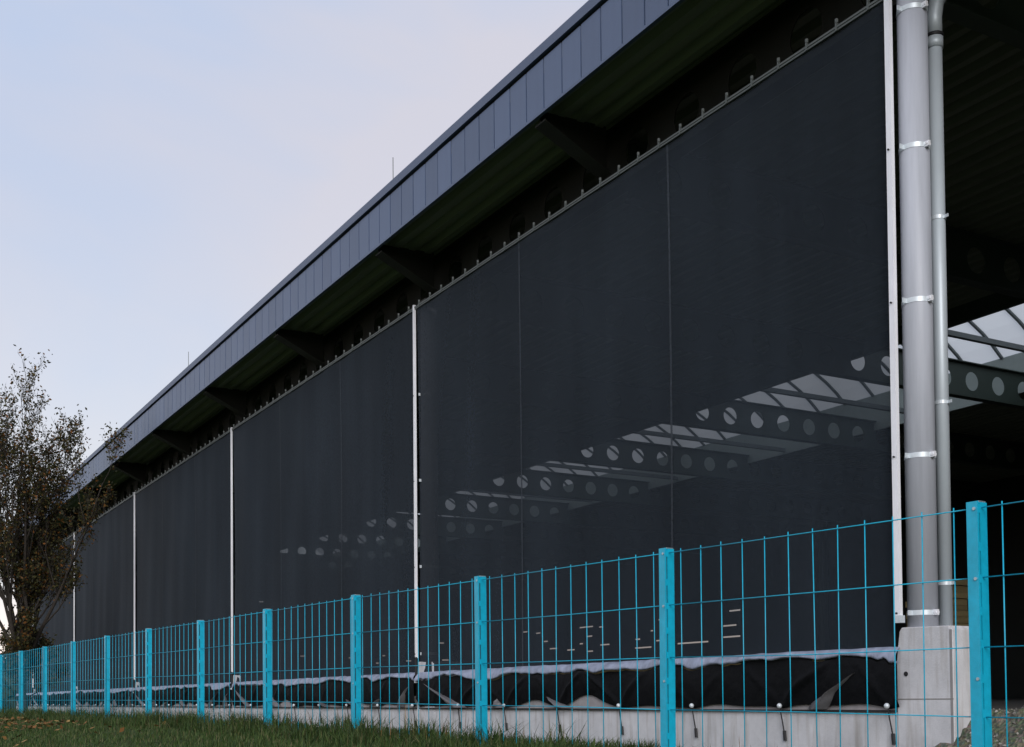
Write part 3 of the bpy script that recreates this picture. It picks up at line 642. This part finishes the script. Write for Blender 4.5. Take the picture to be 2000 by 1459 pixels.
for i in range(-1, NP):
    s = i * 2.493; zt = tops(s)
    p_ = part('post', post_me, None, fpos(s, 0, zt), fence, rotz=FANG + rng.normal(0, .012))
    p_.rotation_euler.y = rng.normal(0, .003); p_.rotation_euler.x = rng.normal(0, .004)
    p_ang = p_.rotation_euler.copy()
    def sub(me, nm, z, off=(0, 0)):
        o = bpy.data.objects.new(nm, me); COL.objects.link(o); o.parent = p_; o.location = (0, off[0], z); return o
    sub(cover_me, 'cover_strip', 0); sub(slot_me, 'slot_filler', 0)
    if i < 7:
        sub(cap_me, 'post_cap', 0)
        for z in (-0.035, -0.235, -0.40, -0.57, -0.74, -0.92, -1.10, -1.3, -1.5): sub(tab_me, 'spacer_tab', z)
    if i < 9:
        for z in (-0.035, -0.40, -0.92): sub(fbolt_me, 'bolt', z, (-0.016, 0))
for i in range(-1, NP - 1):
    s0 = i * 2.493; s1 = s0 + 2.493; z0, z1 = tops(s0), tops(s1)
    for j, dz in enumerate((0.028, 0.392, 0.755, 1.118)):
        a, b = fpos(s0 + 0.02, 0.0, z0 - dz), fpos(s1 - 0.02, 0.0, z1 - dz); mid = fpos((s0 + s1) / 2, rng.normal(0, .004), (z0 + z1) / 2 - dz + rng.normal(0, 0.004))
        l0 = Vector(a)
        part('horizontal_wire', MB().path([Vector(a) - l0, Vector(mid) - l0, Vector(b) - l0], 0.0033, 6), 'fence', a, fence, True)
    for q in range(12):
        s = s0 + 0.147 + q * 0.2; t = (s - s0) / 2.493
        o = part('vertical_wire', vw_me, None, fpos(s + rng.normal(0, .002), -0.0078, z0 + (z1 - z0) * t - 0.006 + rng.normal(0, .003)), fence, rotz=FANG)
        o.rotation_euler.x = rng.normal(0, .003)

# ------------------------------------------------------------------ tree
tree_loc = (-3.38, 27.8, float(ground_z(-3.38, 27.8)))
def make_tree(root, loc, height, spread, n_main, seed, leaf_mat, leaf_n, leaf_size, trunk_r=0.12, fork=1.3, bark='bark'):
    r = random.Random(seed); wood = MB(); tips = []
    def grow(p, d, ln, rad, lev, up):
        n_ = 5 if lev < 2 else 4; pts = [p.copy()]; rr = [rad]; dd = d.copy(); q = p.copy()
        for i in range(n_):
            dd = (dd + Vector((r.gauss(0, .13), r.gauss(0, .13), r.gauss(0, .06) + up))).normalized(); q = q + dd * (ln / n_); pts.append(q.copy()); rr.append(rad * (1 - 0.75 * (i + 1) / n_))
            if lev >= 2 or (lev == 1 and i > 1): tips.append((q.copy(), lev))
        wood.path(pts, rr, 7 if lev == 0 else (5 if lev == 1 else 4))
        if lev < 4:
            kids = (6, 6, 5, 4)[lev]
            for c in range(kids):
                t = 0.22 + 0.78 * (c + r.random()) / kids; f_ = t * n_; i = min(int(f_), n_ - 1); b = pts[i].lerp(pts[i + 1], f_ - i)
                az_ = c * 2.4 + r.uniform(-.6, .6); side = Vector((math.cos(az_), math.sin(az_), 0)); ang = r.uniform(0.55, 0.95) * (1.1 - .75 * t) if lev == 0 else r.uniform(0.3, 0.8)
                nd = (dd.lerp(d, .5) * math.cos(ang) + side * math.sin(ang)).normalized()
                grow(b, nd, ln * r.uniform(.34, .52) * ((.85 - .15 * t) if lev == 0 else (1.15 - .4 * t)), rad * (1 - .75 * t) * .55 + .004, lev + 1, 0.13)
    trunk = MB(); trunk.path([(0, 0, -0.2), (0.02, 0, 0.4), (-0.03, 0.03, fork * .7), (0.0, 0.0, fork + .25)], [trunk_r * 1.35, trunk_r * 1.05, trunk_r * .95, trunk_r * .8], 12)
    for c in range(n_main):
        az_ = c * 2 * math.pi / n_main + r.uniform(-.3, .3); tilt = (.04 if c == 0 else .06 + .26 * ((c * .618) % 1))
        d = Vector((math.cos(az_) * math.sin(tilt), math.sin(az_) * math.sin(tilt), math.cos(tilt)))
        grow(Vector((0, 0, fork + r.uniform(-.25, .25))), d, (height - fork) * (r.uniform(.82, .98) if c else .95) * (1.0 - .3 * tilt), trunk_r * (.62 if c else .7), 0, 0.03)
    for c in range(12):
        az_ = c * 2.4 + r.uniform(-.3, .3); tl_ = r.uniform(.75, 1.25)
        grow(Vector((0, 0, .55 + .12 * c)), Vector((math.cos(az_) * math.sin(tl_), math.sin(az_) * math.sin(tl_), math.cos(tl_))), r.uniform(0.8, 1.4), .025, 1, .05)
    sq = lambda v: (v[0] * spread, v[1] * spread, v[2] * 0.96)
    wood.v = [sq(v) for v in wood.v]; trunk.v = [sq(v) for v in trunk.v]; tips = [(Vector(sq(t[0])), t[1]) for t in tips]
    part('trunk', trunk, bark, loc, root, True); part('branches', wood, bark, loc, root, True, kind='stuff')
    # leaves: small bent quads clustered on the outer twigs, denser low in the crown
    rg = np.random.default_rng(seed); tp = np.array([t[0] for t in tips]); 
    wgt = np.clip(1.1 - 0.6 * (tp[:, 2] - fork) / (height - fork), 0.35, 1) ** 1.2; wgt *= rg.uniform(0.05, 1.0, len(tp)) ** 2.4; wgt /= wgt.sum()
    idx = rg.choice(len(tp), leaf_n, p=wgt); c = tp[idx] + rg.normal(0, 0.085, (leaf_n, 3))
    a = rg.normal(0, 1, (leaf_n, 3)); a /= np.linalg.norm(a, axis=1)[:, None]; b = np.cross(a, rg.normal(0, 1, (leaf_n, 3))); b /= np.linalg.norm(b, axis=1)[:, None]
    sz = leaf_size * rg.uniform(.6, 1.35, (leaf_n, 1)); nn_ = np.cross(a, b)
    V = np.stack([c - a * sz, c + b * sz * .55 + nn_ * sz * .12, c + a * sz, c - b * sz * .55 + nn_ * sz * .12], 1).reshape(-1, 3); i = np.arange(leaf_n)[:, None] * 4
    obj('crown', np_mesh('crown', V, i + np.array([[0, 1, 2, 3]]), leaf_mat), root, loc, kind='stuff')
    return root
tr = thing('deciduous_tree', 'thin leaved autumn tree with brown leaves behind the far fence', 'tree', tree_loc)
make_tree(tr, tree_loc, 8.0, 0.76, 13, 5, 'leaf', 33000, 0.043, fork=1.0)

# ------------------------------------------------------------------ beyond the hall
fs = thing('far_shed', 'low blue grey shed with white roof edge beyond the far end', 'shed', (-9, 78, -0.3))
part('wall', MB().box((-9, 0, 0), (9, 6, 2.1)), 'farwall', (-9, 78, -0.3), fs)
part('roof', MB().box((-9.4, -0.5, 2.103), (9.4, 6.4, 2.34)), 'farroof', (-9, 78, -0.3), fs)
for i in range(6):
    w_ = part('window', MB().box((-7.6 + i * 2.7, -0.06, 0.75), (-6.1 + i * 2.7, -0.003, 1.5)), 'farglass', (-9, 78, -0.3), fs)
    part('sill', MB().box((-7.7 + i * 2.7, -0.1, 0.66), (-6.0 + i * 2.7, -0.004, 0.748)), 'farroof', (-9, 78, -0.3), w_)
    part('door_post', MB().box((-5.75 + i * 2.7, -0.05, 0.0), (-5.6 + i * 2.7, -0.004, 1.9)), 'farroof', (-9, 78, -0.3), fs)
# hedge behind the shed
hxs = np.linspace(-60, 30, 180); htop = 3.3 + 0.7 * np.sin(hxs * 0.5) + 0.5 * np.sin(hxs * 1.3 + 1)
hg = 9000; hx = rng.uniform(-60, 30, hg); hz = rng.uniform(0, 1, hg) ** 0.7 * (3.6 + 0.7 * np.sin(hx * 0.5) + 0.5 * np.sin(hx * 1.3 + 1)); hy = 88 + rng.uniform(-1, 1, hg)
c = np.stack([hx, hy, hz - 0.4], 1); a = rng.normal(0, 1, (hg, 3)); a /= np.linalg.norm(a, axis=1)[:, None]; b = np.cross(a, rng.normal(0, 1, (hg, 3))); b /= np.linalg.norm(b, axis=1)[:, None]
V = np.stack([c - a * .3, c + b * .25, c + a * .3, c - b * .25], 1).reshape(-1, 3)
hc = []
for x_, t_ in zip(hxs, htop): hc += [(x_, 87.3, -0.6), (x_, 87.5, t_ * .85 - .4), (x_, 88.0, t_ * .93 - .4), (x_, 88.7, -0.6)]
hF = [(i * 4 + k, i * 4 + k + 1, i * 4 + k + 5, i * 4 + k + 4) for i in range(len(hxs) - 1) for k in range(3)]
nV = len(V); V = np.concatenate([V, np.array(hc)])
o = obj('hedge', np_mesh('hedge', V, np.concatenate([np.arange(hg)[:, None] * 4 + np.array([[0, 1, 2, 3]]), np.array(hF) + nV]), 'hedge'), kind='stuff'); o['label'] = 'dark hedge mass beyond the far shed'; o['category'] = 'hedge'

# ------------------------------------------------------------------ grass, litter, stones
def grass(name, pts, hmean, wid, lean, matn, label):
    n_ = len(pts); h = hmean * rng.uniform(.45, 1.35, n_); th_ = rng.uniform(0, 2 * math.pi, n_); ln_ = rng.normal(0, lean, n_) * h
    dxy = np.stack([np.cos(th_), np.sin(th_)], 1); pxy = np.stack([-np.sin(th_), np.cos(th_)], 1) * (wid * rng.uniform(.6, 1.3, n_))[:, None]
    z = ground_z(pts[:, 0], pts[:, 1]) - 0.015
    base = np.column_stack([pts, z]); o3 = lambda xy, zz: np.column_stack([xy, zz])
    v0 = base + o3(-pxy, 0 * z); v1 = base + o3(pxy, 0 * z); m0 = base + o3(dxy * (ln_ * .35)[:, None] - pxy * .7, h * .6); m1 = base + o3(dxy * (ln_ * .35)[:, None] + pxy * .7, h * .6); tp_ = base + o3(dxy * ln_[:, None], h)
    V = np.stack([v0, v1, m1, m0, tp_], 1).reshape(-1, 3); i = np.arange(n_)[:, None] * 5
    F3 = np.concatenate([i + np.array([[0, 1, 2]]), i + np.array([[0, 2, 3]]), i + np.array([[3, 2, 4]])])
    o = obj(name, np_mesh(name, V, F3, matn), kind='stuff'); o['label'] = label; o['category'] = 'grass'
    return o
def scatter(n_, s_lo, s_hi, p_lo, p_hi, dens=1.0, clump=0.0):
    u = rng.uniform(0, 1, n_); s = s_lo + (s_hi - s_lo) * u ** dens; p = rng.uniform(p_lo, p_hi, n_)
    if clump:
        nc = max(8, int((s_hi - s_lo) * 3)); cs = rng.uniform(s_lo, s_hi, nc); cp = rng.uniform(p_lo, p_hi, nc); w_ = rng.uniform(0.2, 1, nc) ** 2; k = rng.choice(nc, n_, p=w_ / w_.sum()); m_ = rng.random(n_) < clump
        s = np.where(m_, cs[k] + rng.normal(0, .14, n_), s); p = np.where(m_, cp[k] + rng.normal(0, .10, n_), p)
    return np.stack([FP[0] + FDIR[0] * s + FN[0] * p, FP[1] + FDIR[1] * s + FN[1] * p], 1)
lawn = scatter(80000, 5.0, 34, 0.15, 5.0, 1.5)
grass('lawn_grass', lawn, 0.075, 0.006, 0.5, 'grass', 'short mown grass in front of the fence')
verge = np.concatenate([scatter(34000, 3.2, 32, -0.55, 0.45, 1.4, .5), scatter(22000, 4.0, 34, -2.9, -0.4, 1.4, .6), scatter(2500, 1.0, 4.5, -2.6, -0.6, 1.0, .85)])
tuft = [(-0.9, 5.6, .30, 900), (-0.7, 4.9, .25, 800), (-1.1, 6.6, .3, 900), (-1.4, 4.3, .3, 700), (-0.5, 0.9, .10, 120), (-0.4, -0.2, .10, 80), (-0.8, 8.2, .35, 900), (-1.2, 10.5, .4, 900), (-0.8, 13.5, .5, 900)]
verge = np.concatenate([verge] + [np.stack([rng.normal(x_, r_, n_), rng.normal(y_, r_, n_)], 1) for x_, y_, r_, n_ in tuft])
verge = verge[verge[:, 0] < -0.04]
grass('verge_grass', verge, 0.135, 0.006, 0.75, 'grass', 'taller rough grass under the fence and along the plinth')
stalk = np.concatenate([np.stack([rng.normal(x_, .25, 26), rng.normal(y_, .3, 26)], 1) for x_, y_ in ((-0.6, 0.9), (-0.9, 5.2), (-1.0, 7.0), (-1.3, 3.6), (-3.0, 6.0), (-3.2, 3.0), (-3.6, 9.5))]); stalk = stalk[stalk[:, 0] < -.06]
grass('dry_stalks', stalk, 0.36, 0.004, 0.35, 'litter', 'dry weed stalks standing between fence and plinth')
pt_ = np.concatenate([np.stack([rng.normal(fpos(i * 2.493)[0], .13, 260), rng.normal(fpos(i * 2.493)[1], .16, 260)], 1) for i in range(2, 13)] + [scatter(7000, 4.0, 30, -.35, .3, 1.3, .95)])
grass('tall_grass', pt_, 0.24, 0.0055, 0.8, 'grass', 'longer grass left standing round the fence posts')
# fallen leaves on the lawn under the tree
nl = 2600; pl = scatter(nl, 12, 33, 0.0, 4.0, 0.7); pl = pl[(rng.random(nl) < 0.25) | (((pl[:, 0] + 5.5) / 2.2) ** 2 + ((pl[:, 1] - 20) / 7) ** 2 < 1)]
zl = ground_z(pl[:, 0], pl[:, 1]) + rng.uniform(0.03, 0.08, len(pl)); c = np.column_stack([pl, zl]); nl = len(pl)
a = rng.normal(0, 1, (nl, 3)) * np.array([1, 1, .35]); a /= np.linalg.norm(a, axis=1)[:, None]; b = np.cross(a, np.array([0, 0, 1.0]) + rng.normal(0, .3, (nl, 3))); b /= np.linalg.norm(b, axis=1)[:, None]
V = np.stack([c - a * .05, c + b * .032, c + a * .05, c - b * .032], 1).reshape(-1, 3)
o = obj('fallen_leaves', np_mesh('fallen_leaves', V, np.arange(nl)[:, None] * 4 + np.array([[0, 1, 2, 3]]), 'litter'), kind='stuff'); o['label'] = 'orange fallen leaves lying on the lawn under the tree'; o['category'] = 'leaves'
# loose stones on the gravel bank
ns = 700; sx = rng.uniform(-0.5, 0.45, ns); sy = rng.uniform(-4.0, 0.0, ns); dq = np.sqrt(np.maximum(.36 - sx, 0) ** 2 + np.maximum(sy + .60, 0) ** 2); sz_ = -0.030 - np.maximum(dq - .03, 0) * .80
st = MB()
for i in range(ns):
    if sx[i] > -0.02 and sy[i] > -0.62: continue
    r_ = rng.uniform(.008, .024); q = [(r_, 0, 0), (-r_, 0, 0), (0, r_, 0), (0, -r_, 0), (0, 0, r_ * .8), (0, 0, -r_ * .8)]; jit = rng.normal(0, r_ * .2, (6, 3))
    st.add([(sx[i] + v[0] + j[0], sy[i] + v[1] + j[1], sz_[i] + v[2] + j[2]) for v, j in zip(q, jit)], [(0, 2, 4), (2, 1, 4), (1, 3, 4), (3, 0, 4), (2, 0, 5), (1, 2, 5), (3, 1, 5), (0, 3, 5)])
o = obj('loose_stones', st.mesh('loose_stones', 'stone'), kind='stuff'); o['label'] = 'loose stones on the gravel bank by the pedestal'; o['category'] = 'stones'
